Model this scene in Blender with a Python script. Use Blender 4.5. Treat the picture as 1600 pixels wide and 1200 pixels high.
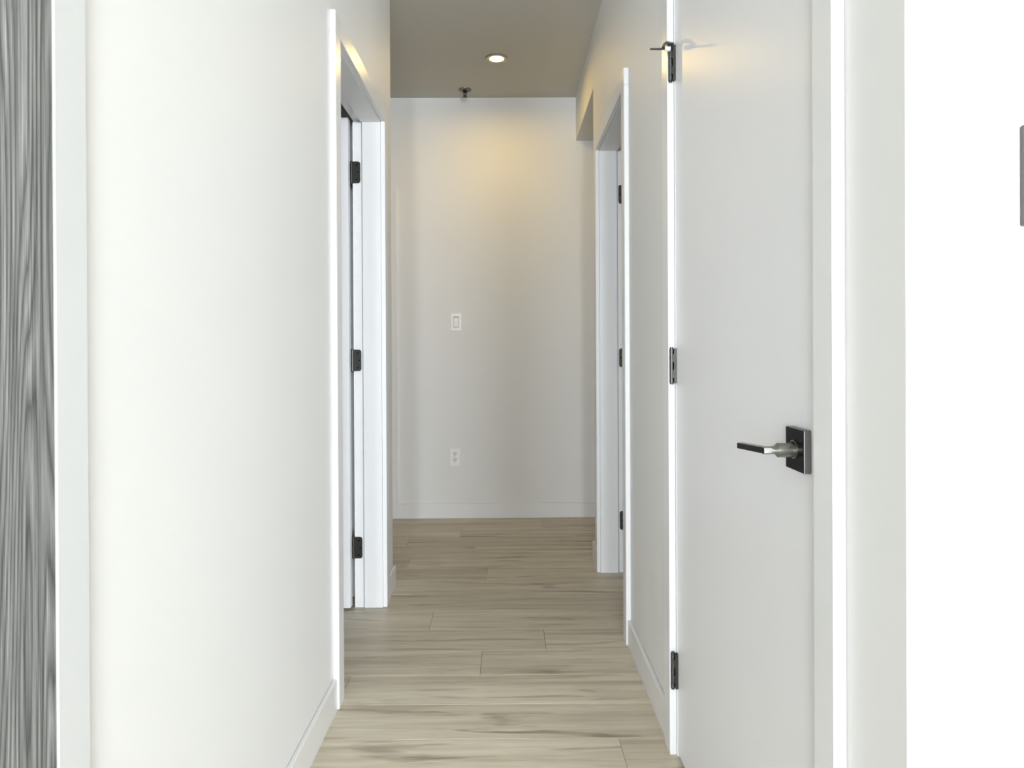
import bpy, bmesh, math, random
from mathutils import Vector, Matrix

random.seed(7)
for o in list(bpy.data.objects):
    bpy.data.objects.remove(o, do_unlink=True)
SC = bpy.context.scene
COL = SC.collection

# ------------------------------------------------------------------ camera
cam = bpy.data.cameras.new('camera')
cam.sensor_fit = 'HORIZONTAL'
cam.sensor_width = 36.0
cam.lens = 36.0 * 1067.0 / 1600.0
cam.shift_y = -50.93 / 1600.0
cam.clip_start = 0.02
camo = bpy.data.objects.new('camera', cam)
COL.objects.link(camo)
camo.matrix_world = (Matrix.Translation((0, 0, 1.07))
                     @ Matrix.Rotation(-0.00598, 4, 'Z')
                     @ Matrix.Rotation(math.pi / 2 - 0.00319, 4, 'X')
                     @ Matrix.Rotation(-0.00499, 4, 'Z'))
SC.camera = camo

# ------------------------------------------------------------------ world, daylight, exposure
SC.view_settings.view_transform = 'Standard'
SC.view_settings.look = 'None'
SC.view_settings.gamma = 1.0
SC.view_settings.use_curve_mapping = False
SC.view_settings.exposure = 0.0
world = bpy.data.worlds.new('world')
SC.world = world
world.use_nodes = True
wbg = world.node_tree.nodes['Background']
wbg.inputs[0].default_value = (0.80, 0.90, 1.0, 1)
wbg.inputs[1].default_value = 1.0


def area(name, loc, rot, sx, sy, power, color):
    l = bpy.data.lights.new(name, 'AREA')
    l.shape = 'RECTANGLE'
    l.size = sx
    l.size_y = sy
    l.energy = power
    l.color = color
    o = bpy.data.objects.new(name, l)
    COL.objects.link(o)
    o.location = loc
    o.rotation_euler = rot
    return o


# daylight entering through three unseen windows of the living room behind the camera
WY, WZ0, WZ1 = -6.5, 0.25, 2.45
WINDOWS = [(1.1, 4.2), (-0.33, 0.20), (-2.6, -1.2)]  # none in view; narrow middle one added to light the end wall
SKY_W = 117.0                      # watts per square metre of window
for wx0, wx1 in WINDOWS:
    area('window_daylight', ((wx0 + wx1) / 2, WY + 0.04, (WZ0 + WZ1) / 2), (math.pi / 2, 0, 0),
         wx1 - wx0 - 0.1, WZ1 - WZ0 - 0.1, SKY_W * (wx1 - wx0) * (WZ1 - WZ0), (0.885, 0.948, 1.03))

# ------------------------------------------------------------------ measures
XL, XR = -0.5247, 0.4393          # hallway wall faces
YF = 4.345                        # end wall
ZC = 2.669                        # ceiling
LE, RE = 3.086, 3.468             # where left / right hallway walls end
ZHDR = 2.393                      # header over the side passage
CAS, CW = 0.018, 0.0625           # casing thickness / width
BT, BH = 0.0125, 0.0925           # baseboard
ZH = 2.014                        # door head

# ------------------------------------------------------------------ materials


def newmat(name):
    m = bpy.data.materials.new(name)
    m.use_nodes = True
    nt = m.node_tree
    b = nt.nodes['Principled BSDF']
    return m, nt, b


def ramp(nt, stops):
    r = nt.nodes.new('ShaderNodeValToRGB')
    el = r.color_ramp.elements
    el[0].position, el[0].color = stops[0][0], (*stops[0][1], 1)
    el[1].position, el[1].color = stops[-1][0], (*stops[-1][1], 1)
    for p, c in stops[1:-1]:
        e = el.new(p)
        e.color = (*c, 1)
    return r


def paint(name, col, rough, bump=0.0, scale=400, spec=0.5):
    m, nt, b = newmat(name)
    tc = nt.nodes.new('ShaderNodeTexCoord')
    n = nt.nodes.new('ShaderNodeTexNoise')
    n.inputs['Scale'].default_value = 2.2
    n.inputs['Detail'].default_value = 4
    nt.links.new(tc.outputs['Object'], n.inputs['Vector'])
    r = ramp(nt, [(0.3, tuple(c * 0.985 for c in col)), (0.7, col)])
    nt.links.new(n.outputs['Fac'], r.inputs[0])
    nt.links.new(r.outputs[0], b.inputs['Base Color'])
    b.inputs['Roughness'].default_value = rough
    b.inputs['Specular IOR Level'].default_value = spec
    if bump > 0:
        n2 = nt.nodes.new('ShaderNodeTexNoise')
        n2.inputs['Scale'].default_value = scale
        n2.inputs['Detail'].default_value = 3
        nt.links.new(tc.outputs['Object'], n2.inputs['Vector'])
        bp = nt.nodes.new('ShaderNodeBump')
        bp.inputs['Strength'].default_value = bump
        bp.inputs['Distance'].default_value = 0.001
        nt.links.new(n2.outputs['Fac'], bp.inputs['Height'])
        nt.links.new(bp.outputs[0], b.inputs['Normal'])
    return m


def metal(name, col, rough):
    m, nt, b = newmat(name)
    tc = nt.nodes.new('ShaderNodeTexCoord')
    n = nt.nodes.new('ShaderNodeTexNoise')
    n.inputs['Scale'].default_value = 300
    nt.links.new(tc.outputs['Object'], n.inputs['Vector'])
    r = ramp(nt, [(0.2, tuple(c * 0.9 for c in col)), (0.8, col)])
    nt.links.new(n.outputs['Fac'], r.inputs[0])
    nt.links.new(r.outputs[0], b.inputs['Base Color'])
    b.inputs['Metallic'].default_value = 1
    b.inputs['Roughness'].default_value = rough
    return m


def mapped(nt, scale, rnd=None):
    """object coordinates, stretched, shifted per object by a random amount"""
    tc = nt.nodes.new('ShaderNodeTexCoord')
    mp = nt.nodes.new('ShaderNodeMapping')
    mp.inputs['Scale'].default_value = scale
    nt.links.new(tc.outputs['Object'], mp.inputs['Vector'])
    if rnd is not None:
        oi = nt.nodes.new('ShaderNodeObjectInfo')
        mu = nt.nodes.new('ShaderNodeMath')
        mu.operation = 'MULTIPLY'
        mu.inputs[1].default_value = rnd
        nt.links.new(oi.outputs['Random'], mu.inputs[0])
        nt.links.new(mu.outputs[0], mp.inputs['Location'])
    return mp.outputs[0]


def math_node(nt, op, a, b=None):
    n = nt.nodes.new('ShaderNodeMath')
    n.operation = op
    for i, v in enumerate((a, b)):
        if v is None:
            continue
        if isinstance(v, (int, float)):
            n.inputs[i].default_value = v
        else:
            nt.links.new(v, n.inputs[i])
    return n.outputs[0]


def noise(nt, vec, scale, detail=2, rough=0.5, dist=0.0):
    n = nt.nodes.new('ShaderNodeTexNoise')
    n.inputs['Scale'].default_value = scale
    n.inputs['Detail'].default_value = detail
    n.inputs['Roughness'].default_value = rough
    n.inputs['Distortion'].default_value = dist
    nt.links.new(vec, n.inputs['Vector'])
    return n.outputs['Fac']


def mix(nt, fac, a, b, mode='MIX'):
    n = nt.nodes.new('ShaderNodeMix')
    n.data_type = 'RGBA'
    n.blend_type = mode
    if isinstance(fac, (int, float)):
        n.inputs[0].default_value = fac
    else:
        nt.links.new(fac, n.inputs[0])
    for i, v in ((6, a), (7, b)):
        if isinstance(v, tuple):
            n.inputs[i].default_value = (*v, 1)
        else:
            nt.links.new(v, n.inputs[i])
    return n.outputs[2]


def plank_material():
    m, nt, b = newmat('oak_plank_flooring')
    long_v = mapped(nt, (1.0, 9.0, 9.0), 40.0)
    warp = noise(nt, long_v, 1.3, 3)
    rings = math_node(nt, 'SINE', math_node(nt, 'MULTIPLY', warp, 70.0))
    rings = math_node(nt, 'MULTIPLY_ADD', rings, 0.5)
    rings.node.inputs[2].default_value = 0.5
    fine_v = mapped(nt, (5.0, 160.0, 160.0), 23.0)
    fine = noise(nt, fine_v, 1.0, 3, 0.6)
    band_v = mapped(nt, (1.6, 26.0, 26.0), 61.0)
    band = noise(nt, band_v, 1.0, 4, 0.6)
    base = ramp(nt, [(0.28, (0.46, 0.410, 0.310)), (0.5, (0.67, 0.612, 0.485)), (0.72, (0.77, 0.725, 0.600))])
    nt.links.new(band, base.inputs[0])
    c = mix(nt, math_node(nt, 'MULTIPLY', rings, 0.10), base.outputs[0], (0.22, 0.165, 0.115))
    c = mix(nt, math_node(nt, 'MULTIPLY', fine, 0.28), c, (0.30, 0.24, 0.175))
    # sparse dark mineral streaks and knots
    kn_v = mapped(nt, (2.4, 19.0, 19.0), 17.0)
    kn = noise(nt, kn_v, 1.0, 3, 0.55, 0.6)
    kr = ramp(nt, [(0.58, (0, 0, 0)), (0.72, (1, 1, 1))])
    nt.links.new(kn, kr.inputs[0])
    kf = math_node(nt, 'MULTIPLY', kr.outputs[0], fine)
    c = mix(nt, math_node(nt, 'MULTIPLY', kf, 1.35), c, (0.17, 0.125, 0.085))
    oi = nt.nodes.new('ShaderNodeObjectInfo')
    val = math_node(nt, 'MULTIPLY_ADD', oi.outputs['Random'], 0.16)
    val.node.inputs[2].default_value = 0.92
    hs = nt.nodes.new('ShaderNodeHueSaturation')
    nt.links.new(val, hs.inputs['Value'])
    nt.links.new(c, hs.inputs['Color'])
    nt.links.new(hs.outputs[0], b.inputs['Base Color'])
    b.inputs['Roughness'].default_value = 0.42
    bp = nt.nodes.new('ShaderNodeBump')
    bp.inputs['Strength'].default_value = 0.12
    bp.inputs['Distance'].default_value = 0.001
    nt.links.new(fine, bp.inputs['Height'])
    nt.links.new(bp.outputs[0], b.inputs['Normal'])
    return m


def greywood_material():
    m, nt, b = newmat('grey_woodgrain_laminate')
    v = mapped(nt, (1, 7.5, 0.55))
    warp = noise(nt, v, 1.0, 2, 0.4, 0.2)
    fv = mapped(nt, (1, 420.0, 6.0))
    fine = noise(nt, fv, 1.0, 4, 0.7)
    mv = mapped(nt, (1, 120.0, 1.2))
    mid = noise(nt, mv, 1.0, 3, 0.6)
    ph = math_node(nt, 'MULTIPLY', warp, 34.0)
    ph = math_node(nt, 'ADD', ph, math_node(nt, 'MULTIPLY', mid, 0.9))
    fr = math_node(nt, 'FRACT', ph)
    gr = ramp(nt, [(0.0, (0.11, 0.113, 0.111)), (0.12, (0.21, 0.214, 0.212)), (0.45, (0.36, 0.366, 0.363)),
                   (0.80, (0.25, 0.255, 0.252)), (1.0, (0.12, 0.123, 0.121))])
    nt.links.new(fr, gr.inputs[0])
    fr2 = ramp(nt, [(0.35, (0.52, 0.52, 0.52)), (0.65, (1.25, 1.25, 1.25))])
    nt.links.new(fine, fr2.inputs[0])
    c = mix(nt, 1.0, gr.outputs[0], fr2.outputs[0], 'MULTIPLY')
    br = ramp(nt, [(0.3, (0.55, 0.55, 0.55)), (0.7, (1.2, 1.21, 1.2))])
    nt.links.new(mid, br.inputs[0])
    c = mix(nt, 1.0, c, br.outputs[0], 'MULTIPLY')
    nt.links.new(c, b.inputs['Base Color'])
    b.inputs['Roughness'].default_value = 0.5
    bp = nt.nodes.new('ShaderNodeBump')
    bp.inputs['Strength'].default_value = 0.25
    bp.inputs['Distance'].default_value = 0.0006
    nt.links.new(fine, bp.inputs['Height'])
    nt.links.new(bp.outputs[0], b.inputs['Normal'])
    return m


def emission(name, col, strength):
    m, nt, b = newmat(name)
    b.inputs['Base Color'].default_value = (0.9, 0.9, 0.85, 1)
    b.inputs['Emission Color'].default_value = (*col, 1)
    b.inputs['Emission Strength'].default_value = strength
    return m


def glass(name):
    m, nt, b = newmat(name)
    b.inputs['Base Color'].default_value = (1, 1, 1, 1)
    b.inputs['Roughness'].default_value = 0.0
    b.inputs['Transmission Weight'].default_value = 1.0
    b.inputs['IOR'].default_value = 1.45
    return m


M = dict(
    wall=paint('white_wall_paint', (0.80, 0.798, 0.782), 0.55, 0.10, 420, 0.35),
    living=paint('bounce_cutting_grey', (0.36, 0.36, 0.35), 0.6, 0.10, 420, 0.3),  # unseen walls made dark to cut light bounced into the hall
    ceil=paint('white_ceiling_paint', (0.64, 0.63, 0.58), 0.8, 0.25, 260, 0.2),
    trim=paint('white_semigloss_trim', (0.805, 0.805, 0.80), 0.28, 0.03, 150),
    filler=paint('white_filler_laminate', (0.655, 0.665, 0.665), 0.35, 0.03, 150),
    door=paint('white_satin_door', (0.83, 0.83, 0.84), 0.36, 0.06, 220),
    plank=plank_material(),
    subfloor=paint('grey_subfloor', (0.30, 0.25, 0.19), 0.6),
    wood=greywood_material(),
    nickel=metal('satin_nickel', (0.27, 0.275, 0.25), 0.36),
    black=paint('dark_reflection_face', (0.004, 0.004, 0.004), 0.25, 0.0, 400, 0.08),  # dark corridor mirrored in the polished metal, painted as flat colour
    hinge=metal('dark_bronze_hinge', (0.085, 0.085, 0.078), 0.38),
    steel=metal('brushed_steel_hinge', (0.13, 0.134, 0.13), 0.45),
    plate=metal('grey_steel_plate', (0.22, 0.22, 0.22), 0.45),
    grey=paint('grey_plate_finish', (0.085, 0.085, 0.085), 0.55),
    screw=metal('black_screw', (0.015, 0.015, 0.015), 0.5),
    plastic=paint('white_plastic', (0.88, 0.88, 0.85), 0.3),
    slot=paint('dark_slot', (0.03, 0.03, 0.03), 0.6),
    rubber=paint('black_rubber', (0.03, 0.03, 0.03), 0.7),
    lamp=emission('warm_led_diffuser', (1.0, 0.80, 0.45), 4.0),
    ring=metal('satin_nickel_ring', (0.50, 0.46, 0.40), 0.4),
    sprk=metal('dark_brass_sprinkler', (0.05, 0.045, 0.035), 0.4),
    glass=glass('window_glass'),
    counter=paint('grey_cabinet_carcass', (0.30, 0.30, 0.30), 0.5),
)

# ------------------------------------------------------------------ helpers
WORLD = {}


def bxx(bm, x0, x1, y0, y1, z0, z1):
    x0, x1 = min(x0, x1), max(x0, x1)
    y0, y1 = min(y0, y1), max(y0, y1)
    z0, z1 = min(z0, z1), max(z0, z1)
    v = [bm.verts.new((x, y, z)) for z in (z0, z1) for y in (y0, y1) for x in (x0, x1)]
    for q in ((0, 2, 3, 1), (4, 5, 7, 6), (0, 1, 5, 4), (1, 3, 7, 5), (3, 2, 6, 7), (2, 0, 4, 6)):
        bm.faces.new([v[i] for i in q])
    return v


def box(*a, bevel=0.0, seg=1):
    bm = bmesh.new()
    bxx(bm, *a)
    if bevel:
        bmesh.ops.bevel(bm, geom=list(bm.edges), offset=bevel, segments=seg, affect='EDGES', profile=0.5)
    return bm


def boxes(*lst):
    bm = bmesh.new()
    for a in lst:
        bxx(bm, *a)
    return bm


def cyl(bm, p0, p1, r0, r1=None, seg=20, caps=True):
    p0, p1 = Vector(p0), Vector(p1)
    r1 = r0 if r1 is None else r1
    d = p1 - p0
    mat = Matrix.Translation((p0 + p1) / 2) @ d.to_track_quat('Z', 'Y').to_matrix().to_4x4()
    bmesh.ops.create_cone(bm, cap_ends=caps, segments=seg, radius1=r0, radius2=r1, depth=d.length, matrix=mat)
    return bm


def lathe(bm, prof, cx, cy, seg=40):
    """prof: list of (radius, z); closed strip of revolution"""
    rings = []
    for r, z in prof:
        if r < 1e-6:
            rings.append([bm.verts.new((cx, cy, z))])
        else:
            rings.append([bm.verts.new((cx + r * math.cos(2 * math.pi * k / seg), cy + r * math.sin(2 * math.pi * k / seg), z)) for k in range(seg)])
    for a, b in zip(rings, rings[1:]):
        for k in range(seg):
            k2 = (k + 1) % seg
            if len(a) == 1 and len(b) == 1:
                continue
            if len(a) == 1:
                bm.faces.new((a[0], b[k2], b[k]))
            elif len(b) == 1:
                bm.faces.new((a[k], a[k2], b[0]))
            else:
                bm.faces.new((a[k], a[k2], b[k2], b[k]))
    return bm


def obj(name, bm, mat, parent=None, smooth=False, **props):
    """bm in world coordinates -> object whose origin is the base centre of the mesh"""
    bmesh.ops.recalc_face_normals(bm, faces=list(bm.faces))
    xs = [v.co for v in bm.verts]
    lo = Vector((min(v.x for v in xs), min(v.y for v in xs), min(v.z for v in xs)))
    hi = Vector((max(v.x for v in xs), max(v.y for v in xs), max(v.z for v in xs)))
    c = Vector(((lo.x + hi.x) / 2, (lo.y + hi.y) / 2, lo.z))
    bmesh.ops.translate(bm, verts=list(bm.verts), vec=-c)
    me = bpy.data.meshes.new(name)
    bm.to_mesh(me)
    bm.free()
    me.materials.append(M[mat])
    if smooth:
        me.polygons.foreach_set('use_smooth', [True] * len(me.polygons))
        try:
            me.set_sharp_from_angle(angle=math.radians(35))
        except Exception:
            pass
    o = bpy.data.objects.new(name, me)
    COL.objects.link(o)
    if parent is not None:
        o.parent = parent
        o.location = c - WORLD[parent.name]
    else:
        o.location = c
    WORLD[o.name] = c
    for k, v in props.items():
        o[k] = v
    return o


def root(name, loc, **props):
    o = bpy.data.objects.new(name, None)
    o.empty_display_size = 0.1
    COL.objects.link(o)
    o.location = loc
    WORLD[o.name] = Vector(loc)
    for k, v in props.items():
        o[k] = v
    return o


def struct(name, bm, mat, label, category):
    return obj(name, bm, mat, kind='structure', label=label, category=category)


# ------------------------------------------------------------------ shell
RX0, RX1 = -4.0, 4.6              # living room extents
WT = 0.12
floor = struct('floor', box(RX0 - WT, RX1 + WT, WY - WT, YF + WT, -0.10, -0.009), 'subfloor',
               'light oak plank floor running across the hallway', 'floor')
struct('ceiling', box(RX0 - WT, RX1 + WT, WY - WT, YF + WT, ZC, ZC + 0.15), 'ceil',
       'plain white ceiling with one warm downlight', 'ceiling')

# left hallway wall with its door opening
DL = dict(n=2.099, f=2.836, ds=0.080, dt=0.116)
DR = dict(n=2.5225, f=3.257, ds=0.088, dt=0.124)
JB = 0.018
xw = XL - DL['dt']
hn, hf, hz = DL['n'] - JB, DL['f'] + JB, ZH + JB
struct('wall_left', boxes((xw, XL, 0.76, hn, 0, ZC), (xw, XL, hf, LE, 0, ZC), (xw, XL, hn, hf, hz, ZC)), 'wall',
       'long bright white hallway wall with an open doorway beside the wood-grain panel', 'wall')
# right hallway wall: closet opening, doorway, header over the side passage
CN, CF = 0.9465, 1.7865
xw2 = XR + DR['dt']
rn, rf = DR['n'] - JB, DR['f'] + JB
cn, cf = CN - JB, CF + JB
YN = 0.7513
struct('wall_right', boxes((XR, xw2, YN, cn, 0, ZC), (XR, xw2, cf, rn, 0, ZC), (XR, xw2, rf, RE, 0, ZC),
                           (XR, xw2, cn, cf, hz, ZC), (XR, xw2, rn, rf, hz, ZC), (XR, xw2, RE, YF, ZHDR, ZC)), 'wall',
       'white hallway wall with the closet door, a doorway and a header over the side passage', 'wall')
# end wall with a door opening mostly hidden round the left corner
FX = -0.7045 - CW                 # casing inner edge of the end-wall door
fx1, fx0 = FX, FX - 0.76
struct('wall_back', boxes((fx1 + 0.013, 2.3, YF, YF + WT, 0, ZC), (-2.3, fx0 - 0.013, YF, YF + WT, 0, ZC),
                          (fx0 - 0.013, fx1 + 0.013, YF, YF + WT, hz, ZC)), 'wall',
       'end wall of the hallway lit by the warm downlight', 'wall')
struct('wall_front', box(xw2 + 0.0005, RX1, YN, YN + WT, 0, ZC), 'wall',
       'bright white wall facing the living room, holding the grey plate', 'wall')
struct('wall_kitchen', box(RX0, xw - 0.0005, 0.78, 0.90, 0, ZC), 'wall',
       'white wall behind the tall wood-grain cabinet', 'wall')
struct('wall_passage_left', box(-2.3, xw - 0.0005, LE - WT, LE, 0, ZC), 'wall',
       'white wall of the side passage round the left corner', 'wall')
struct('wall_passage_end', box(-2.42, -2.3, 0.9005, YF + WT, 0, ZC), 'wall',
       'white wall closing the left side passage', 'wall')
struct('wall_passage_right', box(xw2 + 0.0005, 2.3, RE - WT, RE, 0, ZC), 'wall',
       'white wall of the side passage behind the header', 'wall')
struct('wall_passage_right_end', box(2.3, 2.42, YN + WT + 0.0005, YF + WT, 0, ZC), 'wall',
       'white wall closing the right side passage', 'wall')
struct('wall_closet', box(xw2 + 0.0005, 2.3, 2.05, 2.15, 0, ZC), 'wall',
       'white partition between closet and next room', 'wall')
# unseen living room behind the camera, walls darkened to cut bounce light
struct('wall_living_left', box(RX0 - WT, RX0, WY - WT, 0.90, 0, ZC), 'living', 'unseen left living room wall, greyed to cut bounce light', 'wall')
struct('wall_living_right', box(RX1, RX1 + WT, WY - WT, YN + WT, 0, ZC), 'living', 'unseen right living room wall, greyed to cut bounce light', 'wall')
xs = [RX0] + [v for wdw in sorted(WINDOWS) for v in wdw] + [RX1]
bk = [(xs[i], xs[i + 1], WY - WT, WY, 0, ZC) for i in range(0, len(xs), 2)]
for wx0, wx1 in WINDOWS:
    bk += [(wx0, wx1, WY - WT, WY, 0, WZ0), (wx0, wx1, WY - WT, WY, WZ1, ZC)]
struct('wall_living_back', boxes(*bk), 'living', 'unseen living room wall around the three windows, greyed to cut bounce light', 'wall')
for i, (wx0, wx1) in enumerate(WINDOWS):
    w = root('window_%d' % (i + 1), ((wx0 + wx1) / 2, WY - 0.06, WZ0), kind='structure',
             label=('widest', 'narrow added', 'square')[i] + ' living room window with white frame', category='window')
    ya, yb = WY - .09, WY - .03
    obj('window_frame', boxes((wx0, wx0 + .05, ya, yb, WZ0, WZ1), (wx1 - .05, wx1, ya, yb, WZ0, WZ1),
                              (wx0 + .05, wx1 - .05, ya, yb, WZ0, WZ0 + .05), (wx0 + .05, wx1 - .05, ya, yb, WZ1 - .05, WZ1)), 'trim', w)
    xm = (wx0 + wx1) / 2
    obj('mullion', box(xm - .03, xm + .03, ya, yb, WZ0 + .05, WZ1 - .05), 'trim', w)
    obj('pane', box(wx0 + .05, xm - .03, WY - .064, WY - .058, WZ0 + .05, WZ1 - .05), 'glass', w)
    obj('pane', box(xm + .03, wx1 - .05, WY - .064, WY - .058, WZ0 + .05, WZ1 - .05), 'glass', w)

# ------------------------------------------------------------------ floor planks (children of the floor)
PW = 0.184
Y0 = 2.0565
joints = {1: -0.0967, 2: 0.1312, 3: -0.3075, 4: 0.62, 5: -0.62, 6: -0.1048, 7: -0.5035, 8: -0.1856, 0: 0.70, -1: -0.75,
          9: 0.66, 10: -0.28, 11: 0.2, -2: 0.3}
PL = 1.22
px0, px1 = -2.2, 2.2
for row in range(-12, 13):
    ya = Y0 + row * PW
    yb = min(ya + PW, YF + 0.02)
    if ya > YF - 0.01:
        break
    j = joints.get(row, random.uniform(-0.6, 0.6))
    x = j - PL * math.ceil((j - px0) / PL)
    while x < px1:
        a, b = max(x, px0), min(x + PL, px1)
        x += PL
        if b - a < 0.08 or b < -1.25 or a > 1.25:
            continue
        bm = box(a + 0.0003, b - 0.0003, ya + 0.0003, yb - 0.0003, -0.009, 0)
        top = [e for e in bm.edges if all(v.co.z > -0.001 for v in e.verts)]
        bmesh.ops.bevel(bm, geom=top, offset=0.0014, segments=1, affect='EDGES')
        obj('plank', bm, 'plank', floor)
# the rest of the living room floor, out of view: wide boards of the same flooring
struct('floor_living', box(RX0, RX1, WY, Y0 - 12 * PW - 0.0005, -0.009, -0.0004), 'plank',
       'light oak plank floor of the living room behind the hallway', 'floor')

# ------------------------------------------------------------------ doors


def hinge_leafed(parent, s, xk, yk, xa, xb, yface, zc):
    """butt hinge seen from inside the open rabbet: round-cornered leaf on the jamb + knuckle; three screws"""
    hh = 0.0445
    bm = bmesh.new()
    r = 0.010
    # leaf outline in XZ, rounded on the hall-side corners
    pts = [(xb, zc - hh)]
    for k in range(7):
        a = -math.pi / 2 + k * math.pi / 12
        pts.append((xa + s * r - s * r * math.cos(a), zc - hh + r + r * math.sin(a)))
    for k in range(7):
        a = k * math.pi / 12
        pts.append((xa + s * r - s * r * math.cos(a), zc + hh - r + r * math.sin(a)))
    pts.append((xb, zc + hh))
    f0 = [bm.verts.new((x, yface - 0.0018, z)) for x, z in pts]
    f1 = [bm.verts.new((x, yface + 0.0004, z)) for x, z in pts]
    bm.faces.new(f0)
    bm.faces.new(f1[::-1])
    n = len(pts)
    for k in range(n):
        bm.faces.new((f0[k], f0[(k + 1) % n], f1[(k + 1) % n], f1[k]))
    h = obj('hinge', bm, 'hinge', parent, label='dark metal butt hinge')
    bm = bmesh.new()
    cyl(bm, (xk, yk, zc - hh), (xk, yk, zc + hh), 0.0055, seg=14)
    cyl(bm, (xk, yk, zc + hh), (xk, yk, zc + hh + 0.004), 0.0062, 0.003, seg=14)
    cyl(bm, (xk, yk, zc - hh - 0.004), (xk, yk, zc - hh), 0.003, 0.0062, seg=14)
    obj('knuckle', bm, 'hinge', h, smooth=True)
    for dx, dz in ((0.014, 0.030), (0.009, 0.0), (0.014, -0.030)):
        bm = bmesh.new()
        x = xa + s * dx
        cyl(bm, (x, yface - 0.0024, zc + dz), (x, yface - 0.001, zc + dz), 0.0034, seg=12)
        obj('screw', bm, 'screw', h)


def open_door(name, s, xf, D, label, angle):
    """frame with rabbeted jambs, casing on the hall side and a leaf swung into the room; s = direction into the room"""
    n, f, ds, dt = D['n'], D['f'], D['ds'], D['dt']
    r = root(name, (xf + s * dt / 2, (n + f) / 2, 0), kind='structure', label=label, category='door')
    X = lambda d: xf + s * d
    rb = 0.011
    kg = 0.0045                       # kerf for the seal beside the rabbet
    obj('jamb', boxes((X(0), X(ds - kg), f, f + JB, 0, ZH), (X(ds - kg), X(ds), f + 0.0165, f + JB, 0, ZH), (X(ds), X(dt), f + rb - 0.006, f + JB, 0, ZH)), 'trim', r)
    obj('jamb', boxes((X(0), X(ds), n - JB, n, 0, ZH), (X(ds), X(dt), n - JB, n - rb, 0, ZH)), 'trim', r)
    obj('head_jamb', boxes((X(0), X(ds), n - JB, f + JB, ZH, ZH + JB), (X(ds), X(dt), n - JB, f + JB, ZH + rb, ZH + JB)), 'trim', r)
    g = 0.0004
    obj('casing', box(X(-g), X(-CAS), n - 0.005 - CW, n - 0.005, 0, ZH + 0.005, bevel=0.0016), 'trim', r)
    obj('casing', box(X(-g), X(-CAS), f + 0.005, f + 0.005 + CW, 0, ZH + 0.005, bevel=0.0016), 'trim', r)
    obj('head_casing', box(X(-g), X(-CAS), n - 0.005 - CW, f + 0.005 + CW, ZH + 0.0052, ZH + 0.005 + CW, bevel=0.0016), 'trim', r)
    # pin of the hinges and the leaf
    xk, yk = X(dt + 0.006), f + 0.006
    rb = 0.005
    w = f + rb - (n - 0.011) - 0.006
    bm = box(X(ds) + s * 0.001, X(ds) + s * 0.036, f + rb - 0.003 - w, f + rb - 0.003, 0.011, 2.022, bevel=0.0012)
    rot = Matrix.Translation((xk, yk, 0)) @ Matrix.Rotation(s * angle, 4, 'Z') @ Matrix.Translation((-xk, -yk, 0))
    bm.transform(rot)
    leaf = obj('door_leaf', bm, 'door', r)
    # lever set on both faces, out at the free edge
    for face in (0.001, 0.036):
        sg = -s if face < 0.01 else s
        xx = X(ds) + s * face
        yy = f + rb - 0.003 - w + 0.07
        bm = box(xx, xx + sg * 0.011, yy - 0.032, yy + 0.032, 0.886, 0.95, bevel=0.0015)
        bm.transform(rot)
        ro = obj('handle_rose', bm, 'nickel', leaf)
        bm = bmesh.new()
        cyl(bm, (xx + sg * 0.011, yy, 0.918), (xx + sg * 0.05, yy, 0.918), 0.0095, seg=16)
        bxx(bm, xx + sg * 0.044, xx + sg * 0.056, yy - 0.01, yy + 0.11, 0.913, 0.923)
        bm.transform(rot)
        obj('lever', bm, 'nickel', leaf)
    for z in (1.806, 1.027, 0.250):
        hinge_leafed(r, s, xk, yk, X(ds + 0.003), X(dt + 0.002), f + rb - 0.006, z)
    return r


open_door('door_1', -1, XL, DL, 'open white door with dark hinges in the long bright left hallway wall', math.radians(90))
open_door('door_2', 1, XR, DR, 'white door frame with dark hinges between closet and side passage', math.radians(100))

# closet door: closed, hinged on its far side
d3 = root('door_3', (XR + 0.02, (CN + CF) / 2, 0), kind='structure',
          label='closed white closet door with square metal lever handle and steel hinges', category='door')
for a, b in ((CF, CF + JB), (CN - JB, CN)):
    obj('jamb', box(XR, xw2, a, b, 0, ZH), 'trim', d3)
obj('head_jamb', box(XR, xw2, CN - JB, CF + JB, ZH, ZH + JB), 'trim', d3)
c_in_n, c_out_n = 0.9415, 0.8838
c_in_f, c_out_f = 1.7915, 1.7915 + CW
g = 0.0004
obj('casing', box(XR - CAS, XR - g, c_out_n, c_in_n, 0, ZH + 0.005, bevel=0.0016), 'trim', d3)
obj('casing', box(XR - CAS, XR - g, c_in_f, c_out_f, 0, ZH + 0.005, bevel=0.0016), 'trim', d3)
obj('head_casing', box(XR - CAS, XR - g, c_out_n, c_out_f, ZH + 0.0052, ZH + 0.005 + CW, bevel=0.0016), 'trim', d3)
LX = XR + 0.0012
leaf = obj('door_leaf', box(LX, LX + 0.035, CN + 0.0025, CF - 0.003, 0.011, ZH - 0.003, bevel=0.0012), 'door', d3)
obj('door_stop', box(LX + 0.036, LX + 0.072, CN, CN + 0.011, 0, ZH), 'trim', d3)
obj('door_stop', box(LX + 0.036, LX + 0.072, CF - 0.011, CF, 0, ZH), 'trim', d3)
KX, KY, KR = 0.4285, 1.7850, 0.0056
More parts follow.
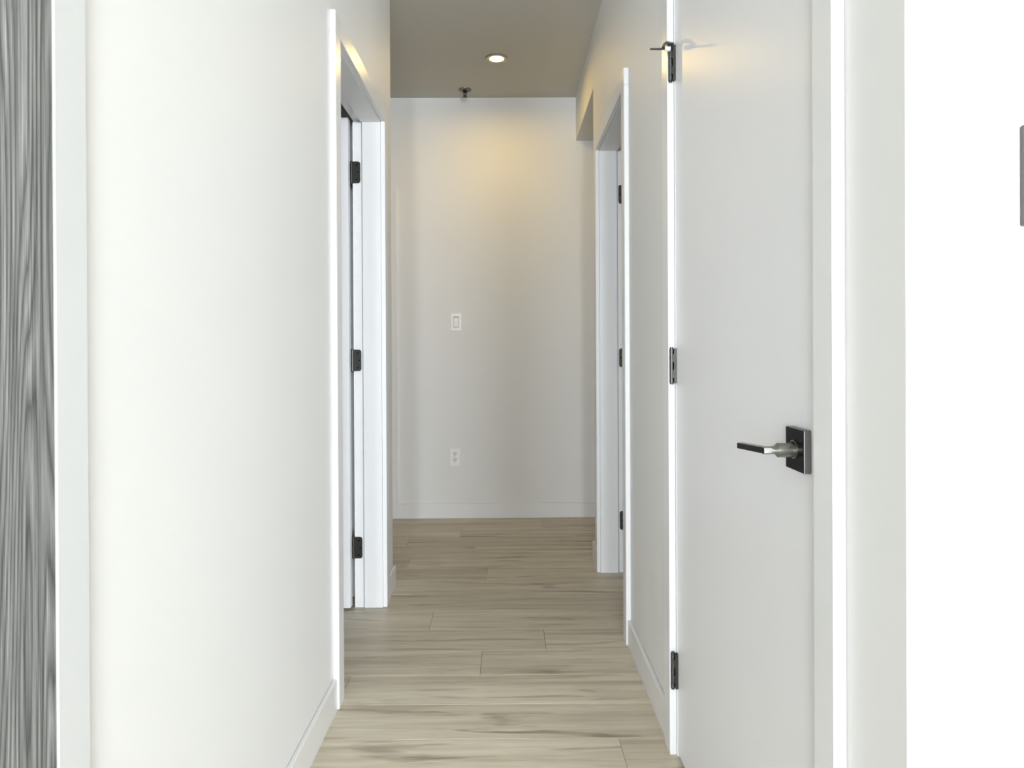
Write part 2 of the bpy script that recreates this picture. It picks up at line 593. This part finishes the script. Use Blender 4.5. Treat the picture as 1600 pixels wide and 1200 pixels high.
for zc in (1.815, 1.0245, 0.226):
    hh = 0.0455
    bm = bmesh.new()
    cuts = [-hh, -hh + 0.0150, -hh + 0.0355, hh - 0.0355, hh - 0.0150, hh]
    bxx(bm, LX - 0.0075, LX + 0.0005, KY - 0.0085, KY - 0.0060, zc - hh, zc + hh)
    for k in (1, 3):
        bxx(bm, KX, LX - 0.0070, KY - 0.0075, KY - 0.0045, zc + cuts[k], zc + cuts[k + 1])
    bxx(bm, LX - 0.0060, LX + 0.0005, KY - 0.0010, KY + 0.0012, zc - hh, zc + hh)
    h = obj('hinge', bm, 'hinge', d3, label='brushed steel hinge with five knuckles')
    for k in range(5):
        bm = bmesh.new()
        cyl(bm, (KX, KY, zc + cuts[k] + 0.0008), (KX, KY, zc + cuts[k + 1] - 0.0008), KR, seg=16)
        obj('knuckle', bm, 'steel', h, smooth=True)
    bm = bmesh.new()
    cyl(bm, (KX, KY, zc - hh - 0.003), (KX, KY, zc + hh + 0.003), 0.0044, seg=12)
    obj('pin', bm, 'hinge', h)
    if zc > 1.5:
        # hinge-pin door stop: plate on the pin, angled bracket, threaded rod with rubber tip
        zt = zc + hh + 0.003
        bm = bmesh.new()
        cyl(bm, (KX, KY, zt), (KX, KY, zt + 0.0035), 0.0095, seg=18)
        prev = None
        path = [(KX, KY - 0.004, zt + 0.0015), (KX - 0.012, KY - 0.012, zt + 0.0005), (KX - 0.020, KY - 0.019, zt - 0.007), (KX - 0.024, KY - 0.022, zt - 0.017)]
        for p, q in zip(path, path[1:]):
            cyl(bm, p, q, 0.0042, 0.0038, seg=8)
        st = obj('hinge_pin_stop', bm, 'nickel', d3, label='small metal door stop on the hinge pin')
        bm = bmesh.new()
        cyl(bm, (KX - 0.004, KY - 0.022, zt - 0.0205), (KX - 0.058, KY - 0.024, zt - 0.0215), 0.0024, seg=10)
        obj('threaded_rod', bm, 'hinge', st)
        bm = bmesh.new()
        cyl(bm, (KX - 0.020, KY - 0.0225, zt - 0.0205), (KX - 0.006, KY - 0.022, zt - 0.0205), 0.0058, seg=14)
        obj('rubber_pad', bm, 'plastic', st)

# lever handle on the closet door
HY, HZ = 1.0212, 0.9178
RX = LX - 0.0118
bm = box(RX + 0.0008, LX, HY - 0.0318, HY + 0.0318, HZ - 0.0318, HZ + 0.0318, bevel=0.0012, seg=2)
rose = obj('handle_rose', bm, 'plate', d3, label='square dark metal rose plate')
obj('rose_face', box(RX, RX + 0.001, HY - 0.0308, HY + 0.0308, HZ - 0.0308, HZ + 0.0308), 'black', rose, label='rose face with a dark reflection painted in')
bm = bmesh.new()
prof = [(0.0118, 0.0), (0.0142, 0.0), (0.0142, 0.0022), (0.0118, 0.0022), (0.0118, 0.0)]
lathe(bm, prof, 0, 0, 28)
bm.transform(Matrix.Translation((RX, HY, HZ)) @ Matrix.Rotation(-math.pi / 2, 4, 'Y'))
obj('collar', bm, 'nickel', rose, smooth=True)
# lever: round neck that flattens into a slim bar, then a flat arm
bm = bmesh.new()
secs = [(RX + 0.0005, 0.0108, 0.0108, 1.0), (RX - 0.0255, 0.0108, 0.0108, 1.0), (RX - 0.0275, 0.0108, 0.0078, .9), (RX - 0.031, 0.0108, 0.0054, .5), (RX - 0.036, 0.0105, 0.0050, .2), (RX - 0.049, 0.0105, 0.0050, 0.0)]
rings = []
NS = 24
for x, ry, rz, rd in secs:
    ring = []
    for k in range(NS):
        a = 2 * math.pi * (k + 0.5) / NS
        cy, cz = math.cos(a), math.sin(a)
        mx = max(abs(cy), abs(cz))
        t = rd + (1 - rd) * (1 / mx)
        t = min(t, 1 / mx)
        ring.append(bm.verts.new((x, HY + ry * cy * t, HZ - 0.001 + rz * cz * t)))
    rings.append(ring)
for a, b in zip(rings, rings[1:]):
    for k in range(NS):
        bm.faces.new((a[k], a[(k + 1) % NS], b[(k + 1) % NS], b[k]))
bm.faces.new(rings[0][::-1])
bm.faces.new(rings[-1])
obj('lever', bm, 'nickel', d3, smooth=True, label='satin nickel lever neck')
AX0, AX1 = RX - 0.0500, RX - 0.0370
bm = box(AX0 + 0.0008, AX1, HY - 0.0105, HY + 0.108, HZ - 0.0060, HZ + 0.0040, bevel=0.0012, seg=2)
droop = Matrix.Translation((0, HY, HZ - 0.001)) @ Matrix.Rotation(-0.075, 4, 'X') @ Matrix.Translation((0, -HY, -HZ + 0.001))
bm.transform(droop)
arm = obj('lever_arm', bm, 'nickel', d3)
bm = box(AX0, AX0 + 0.001, HY - 0.0092, HY + 0.1072, HZ - 0.0052, HZ + 0.0032)
bm.transform(droop)
obj('arm_face', bm, 'black', arm, label='lever arm face with a dark reflection painted in')

# door on the end wall, mostly hidden round the left corner
d4 = root('door_4', ((fx0 + fx1) / 2, YF, 0), kind='structure', label='white door on the end wall round the left corner', category='door')
yc = YF - g
obj('casing', box(fx1, fx1 + CW, YF - CAS + .002, yc, 0, ZH + 0.005, bevel=0.0014), 'trim', d4)
obj('casing', box(fx0 - CW, fx0, YF - CAS + .002, yc, 0, ZH + 0.005, bevel=0.0014), 'trim', d4)
obj('head_casing', box(fx0 - CW, fx1 + CW, YF - CAS + .002, yc, ZH + 0.0052, ZH + CW + 0.005, bevel=0.0014), 'trim', d4)
obj('jamb', box(fx1 - 0.005, fx1 + 0.013, YF, YF + WT, 0, ZH), 'trim', d4)
obj('jamb', box(fx0 - 0.013, fx0 + 0.005, YF, YF + WT, 0, ZH), 'trim', d4)
obj('head_jamb', box(fx0 - 0.013, fx1 + 0.013, YF, YF + WT, ZH, ZH + JB), 'trim', d4)
obj('door_leaf', box(fx0 + 0.008, fx1 - 0.008, YF + 0.05, YF + 0.085, 0.01, ZH - 0.003, bevel=0.0012), 'door', d4)

# ------------------------------------------------------------------ baseboards


def base(name, label, *a):
    bm = box(*a)
    top = [e for e in bm.edges if all(v.co.z > BH - 0.001 for v in e.verts)]
    bmesh.ops.bevel(bm, geom=top, offset=0.002, segments=1, affect='EDGES')
    struct(name, bm, 'trim', label, 'baseboard')


yl0 = DL['n'] - 0.005 - CW
yl1 = DL['f'] + 0.005 + CW
yr0 = DR['n'] - 0.005 - CW
yr1 = DR['f'] + 0.005 + CW
e = 0.0004
base('baseboard_left', 'white baseboard along the long bright left wall', XL + e, XL + BT, 0.8275, yl0 - e, 0, BH)
base('baseboard_left_end', 'short white baseboard between the open door and the left corner', XL + e, XL + BT, yl1 + e, LE + BT, 0, BH)
base('baseboard_left_return', 'white baseboard of the passage round the left corner', -2.3, XL - e, LE + e, LE + BT, 0, BH)
base('baseboard_right', 'white baseboard between the closet door and the next doorway', XR - BT, XR - e, c_out_f + e, yr0 - e, 0, BH)
base('baseboard_right_end', 'short white baseboard between the right doorway and the side passage', XR - BT, XR - e, yr1 + e, RE + BT, 0, BH)
base('baseboard_right_return', 'white baseboard of the side passage on the right', XR + e, 2.29, RE + e, RE + BT, 0, BH)
base('baseboard_right_front', 'short white baseboard between closet casing and wall corner', XR - BT, XR - e, YN - BT, c_out_n - e, 0, BH)
base('baseboard_front', 'white baseboard under the grey wall plate', XR + e, RX1 - 0.001, YN - BT, YN - e, 0, BH)
base('baseboard_back', 'white baseboard along the hallway end wall', fx1 + CW + e, 2.29, YF - BT, YF - e, 0, BH)

# ------------------------------------------------------------------ wood-grain cabinet and its filler strip, left foreground
bm = box(XL + e, XL + CAS, 0.7690, 0.8273, 0, 2.45, bevel=0.0012)
t1 = struct('trim_1', bm, 'filler', 'white filler strip between the grey wood-grain panel and the left wall', 'trim')
bm = bmesh.new()
bxx(bm, XL + e, XL + 0.004, 0.8274, 0.8320, 1.349, 2.45)
obj('caulk_bead', bm, 'trim', t1)
cab = root('tall_cabinet', (-0.95, 0.42, 0), label='tall cabinet with grey wood-grain side panel beside the white filler strip', category='cabinet')
obj('side_panel', box(XL - 0.006, XL + 0.0165, 0.10, 0.7672, 0, 2.45, bevel=0.0006), 'wood', cab, label='grey wood-grain laminate panel with vertical grain')
obj('body', box(-3.9, XL - 0.0065, 0.14, 0.775, 0.10, 2.45), 'counter', cab)  # unseen run behind the panel, extended so its grey damps bounced light
obj('plinth', box(-3.9, XL - 0.0065, 0.18, 0.775, 0, 0.0995), 'counter', cab)
for k in range(6):
    xa = -3.9 + k * 0.561
    obj('unseen_cabinet_door', box(xa + 0.002, xa + 0.559, 0.118, 0.139, 0.105, 2.445, bevel=0.001), 'wood', cab)

# ------------------------------------------------------------------ small wall and ceiling things
# decorator switch on the end wall
sx, sz = -0.3272, 1.2444
sw = root('light_switch', (sx, YF, sz - 0.057), label='white rocker light switch on the end wall above the outlet', category='light switch')
obj('wall_plate', box(sx - 0.035, sx + 0.035, YF - 0.0065, YF - e, sz - 0.057, sz + 0.057, bevel=0.0025, seg=2), 'plastic', sw)
obj('rocker_frame', box(sx - 0.0172, sx + 0.0172, YF - 0.0076, YF - 0.0060, sz - 0.0345, sz + 0.0345), 'counter', sw)
bm = bmesh.new()
v = [(-.0150, -.0322, -.0074), (.0150, -.0322, -.0074), (.0150, 0, -.0088), (-.0150, 0, -.0088), (.0150, .0322, -.0120), (-.0150, .0322, -.0120)]
fv = [bm.verts.new((sx + a, YF + c, sz - b)) for a, b, c in v]
bv = [bm.verts.new((sx + a, YF - 0.0070, sz - b)) for a, b, c in v]
bm.faces.new((fv[0], fv[1], fv[2], fv[3]))
bm.faces.new((fv[3], fv[2], fv[4], fv[5]))
loop = [0, 1, 2, 4, 5, 3]
for i in range(6):
    a, b = loop[i], loop[(i + 1) % 6]
    bm.faces.new((fv[a], fv[b], bv[b], bv[a]))
obj('rocker', bm, 'plastic', sw)

ox, oz = -0.3398, 0.3864
ou = root('power_outlet', (ox, YF, oz - 0.057), label='white duplex power outlet low on the end wall', category='power outlet')
obj('wall_plate', box(ox - 0.035, ox + 0.035, YF - 0.0060, YF - e, oz - 0.057, oz + 0.057, bevel=0.0025, seg=2), 'plastic', ou)
for dz in (0.0195, -0.0195):
    bm = bmesh.new()
    cyl(bm, (ox, YF - 0.0055, oz + dz), (ox, YF - 0.0078, oz + dz), 0.0172, seg=28)
    for vv in bm.verts:
        vv.co.z = oz + dz + max(-0.0140, min(0.0140, vv.co.z - oz - dz))
    rc = obj('receptacle', bm, 'plastic', ou)
    for dx in (-0.0063, 0.0063):
        obj('slot', box(ox + dx - 0.0021, ox + dx + 0.0021, YF - 0.0082, YF - 0.0074, oz + dz - 0.0005, oz + dz + 0.0100), 'slot', rc)
    bm = bmesh.new()
    cyl(bm, (ox, YF - 0.0074, oz + dz - 0.0065), (ox, YF - 0.0082, oz + dz - 0.0065), 0.0034, seg=12)
    obj('ground_hole', bm, 'slot', rc)
bm = bmesh.new()
cyl(bm, (ox, YF - 0.0055, oz), (ox, YF - 0.0070, oz), 0.0028, seg=12)
obj('plate_screw', bm, 'nickel', ou)

# grey plate on the bright wall at the right
gx = 0.5658
gp = root('switch_plate', (gx + 0.035, YN, 1.2025), label='grey wall plate on the bright white wall facing the living room', category='wall plate')
obj('wall_plate', box(gx, gx + 0.07, YN - 0.0075, YN - e, 1.2025, 1.3135, bevel=0.0012), 'grey', gp)
obj('rocker', box(gx + 0.019, gx + 0.051, YN - 0.0100, YN - 0.0074, 1.2250, 1.2910, bevel=0.0008), 'plastic', gp)

# recessed downlight
lx, ly = -0.0539, 3.757
dl = root('downlight', (lx, ly, ZC), label='round recessed downlight glowing warm in the hallway ceiling', category='ceiling light')
bm = bmesh.new()
lathe(bm, [(0.0405, ZC - 0.0005), (0.0632, ZC - 0.0005), (0.0632, ZC - 0.003), (0.0600, ZC - 0.007), (0.0520, ZC - 0.0085), (0.0405, ZC - 0.0045), (0.0405, ZC - 0.0005)], lx, ly, 48)
obj('trim_ring', bm, 'ring', dl, smooth=True)
bm = bmesh.new()
lathe(bm, [(0.0, ZC - 0.0035), (0.0404, ZC - 0.0035), (0.0404, ZC - 0.0010), (0.0, ZC - 0.0010)], lx, ly, 40)
obj('diffuser', bm, 'lamp', dl, label='glowing warm diffuser disc')
l = bpy.data.lights.new('downlight_beam', 'AREA')
l.shape = 'DISK'
l.size = 0.08
l.energy = 4.5
l.spread = math.radians(170)
l.color = (1.0, 0.665, 0.18)
lo = bpy.data.objects.new('downlight_beam', l)
COL.objects.link(lo)
lo.parent = dl
lo.location = (0, 0, -0.009)

# fire sprinkler
spx, spy = -0.2560, 4.2085
sp = root('fire_sprinkler', (spx, spy, ZC), label='dark pendant fire sprinkler on the ceiling behind the downlight', category='sprinkler')
bm = bmesh.new()
lathe(bm, [(0.014, ZC - 0.0004), (0.0395, ZC - 0.0004), (0.0385, ZC - 0.004), (0.026, ZC - 0.0085), (0.016, ZC - 0.010), (0.014, ZC - 0.0004)], spx, spy, 36)
obj('escutcheon', bm, 'plate', sp, smooth=True)
bm = bmesh.new()
lathe(bm, [(0.0, ZC - 0.0005), (0.0135, ZC - 0.0005), (0.0135, ZC - 0.016), (0.0085, ZC - 0.020), (0.0, ZC - 0.020)], spx, spy, 20)
for sgn in (-1, 1):
    cyl(bm, (spx + sgn * 0.010, spy, ZC - 0.017), (spx + sgn * 0.0085, spy, ZC - 0.034), 0.0022, seg=8)
    cyl(bm, (spx + sgn * 0.0085, spy, ZC - 0.034), (spx, spy, ZC - 0.041), 0.0022, seg=8)
obj('frame', bm, 'sprk', sp, smooth=True)
bm = bmesh.new()
cyl(bm, (spx, spy, ZC - 0.020), (spx, spy, ZC - 0.040), 0.0028, seg=10)
obj('glass_bulb', bm, 'sprk', sp)
bm = bmesh.new()
lathe(bm, [(0.0, ZC - 0.041), (0.013, ZC - 0.0425), (0.0135, ZC - 0.044), (0.0, ZC - 0.0435)], spx, spy, 20)
obj('deflector', bm, 'sprk', sp)
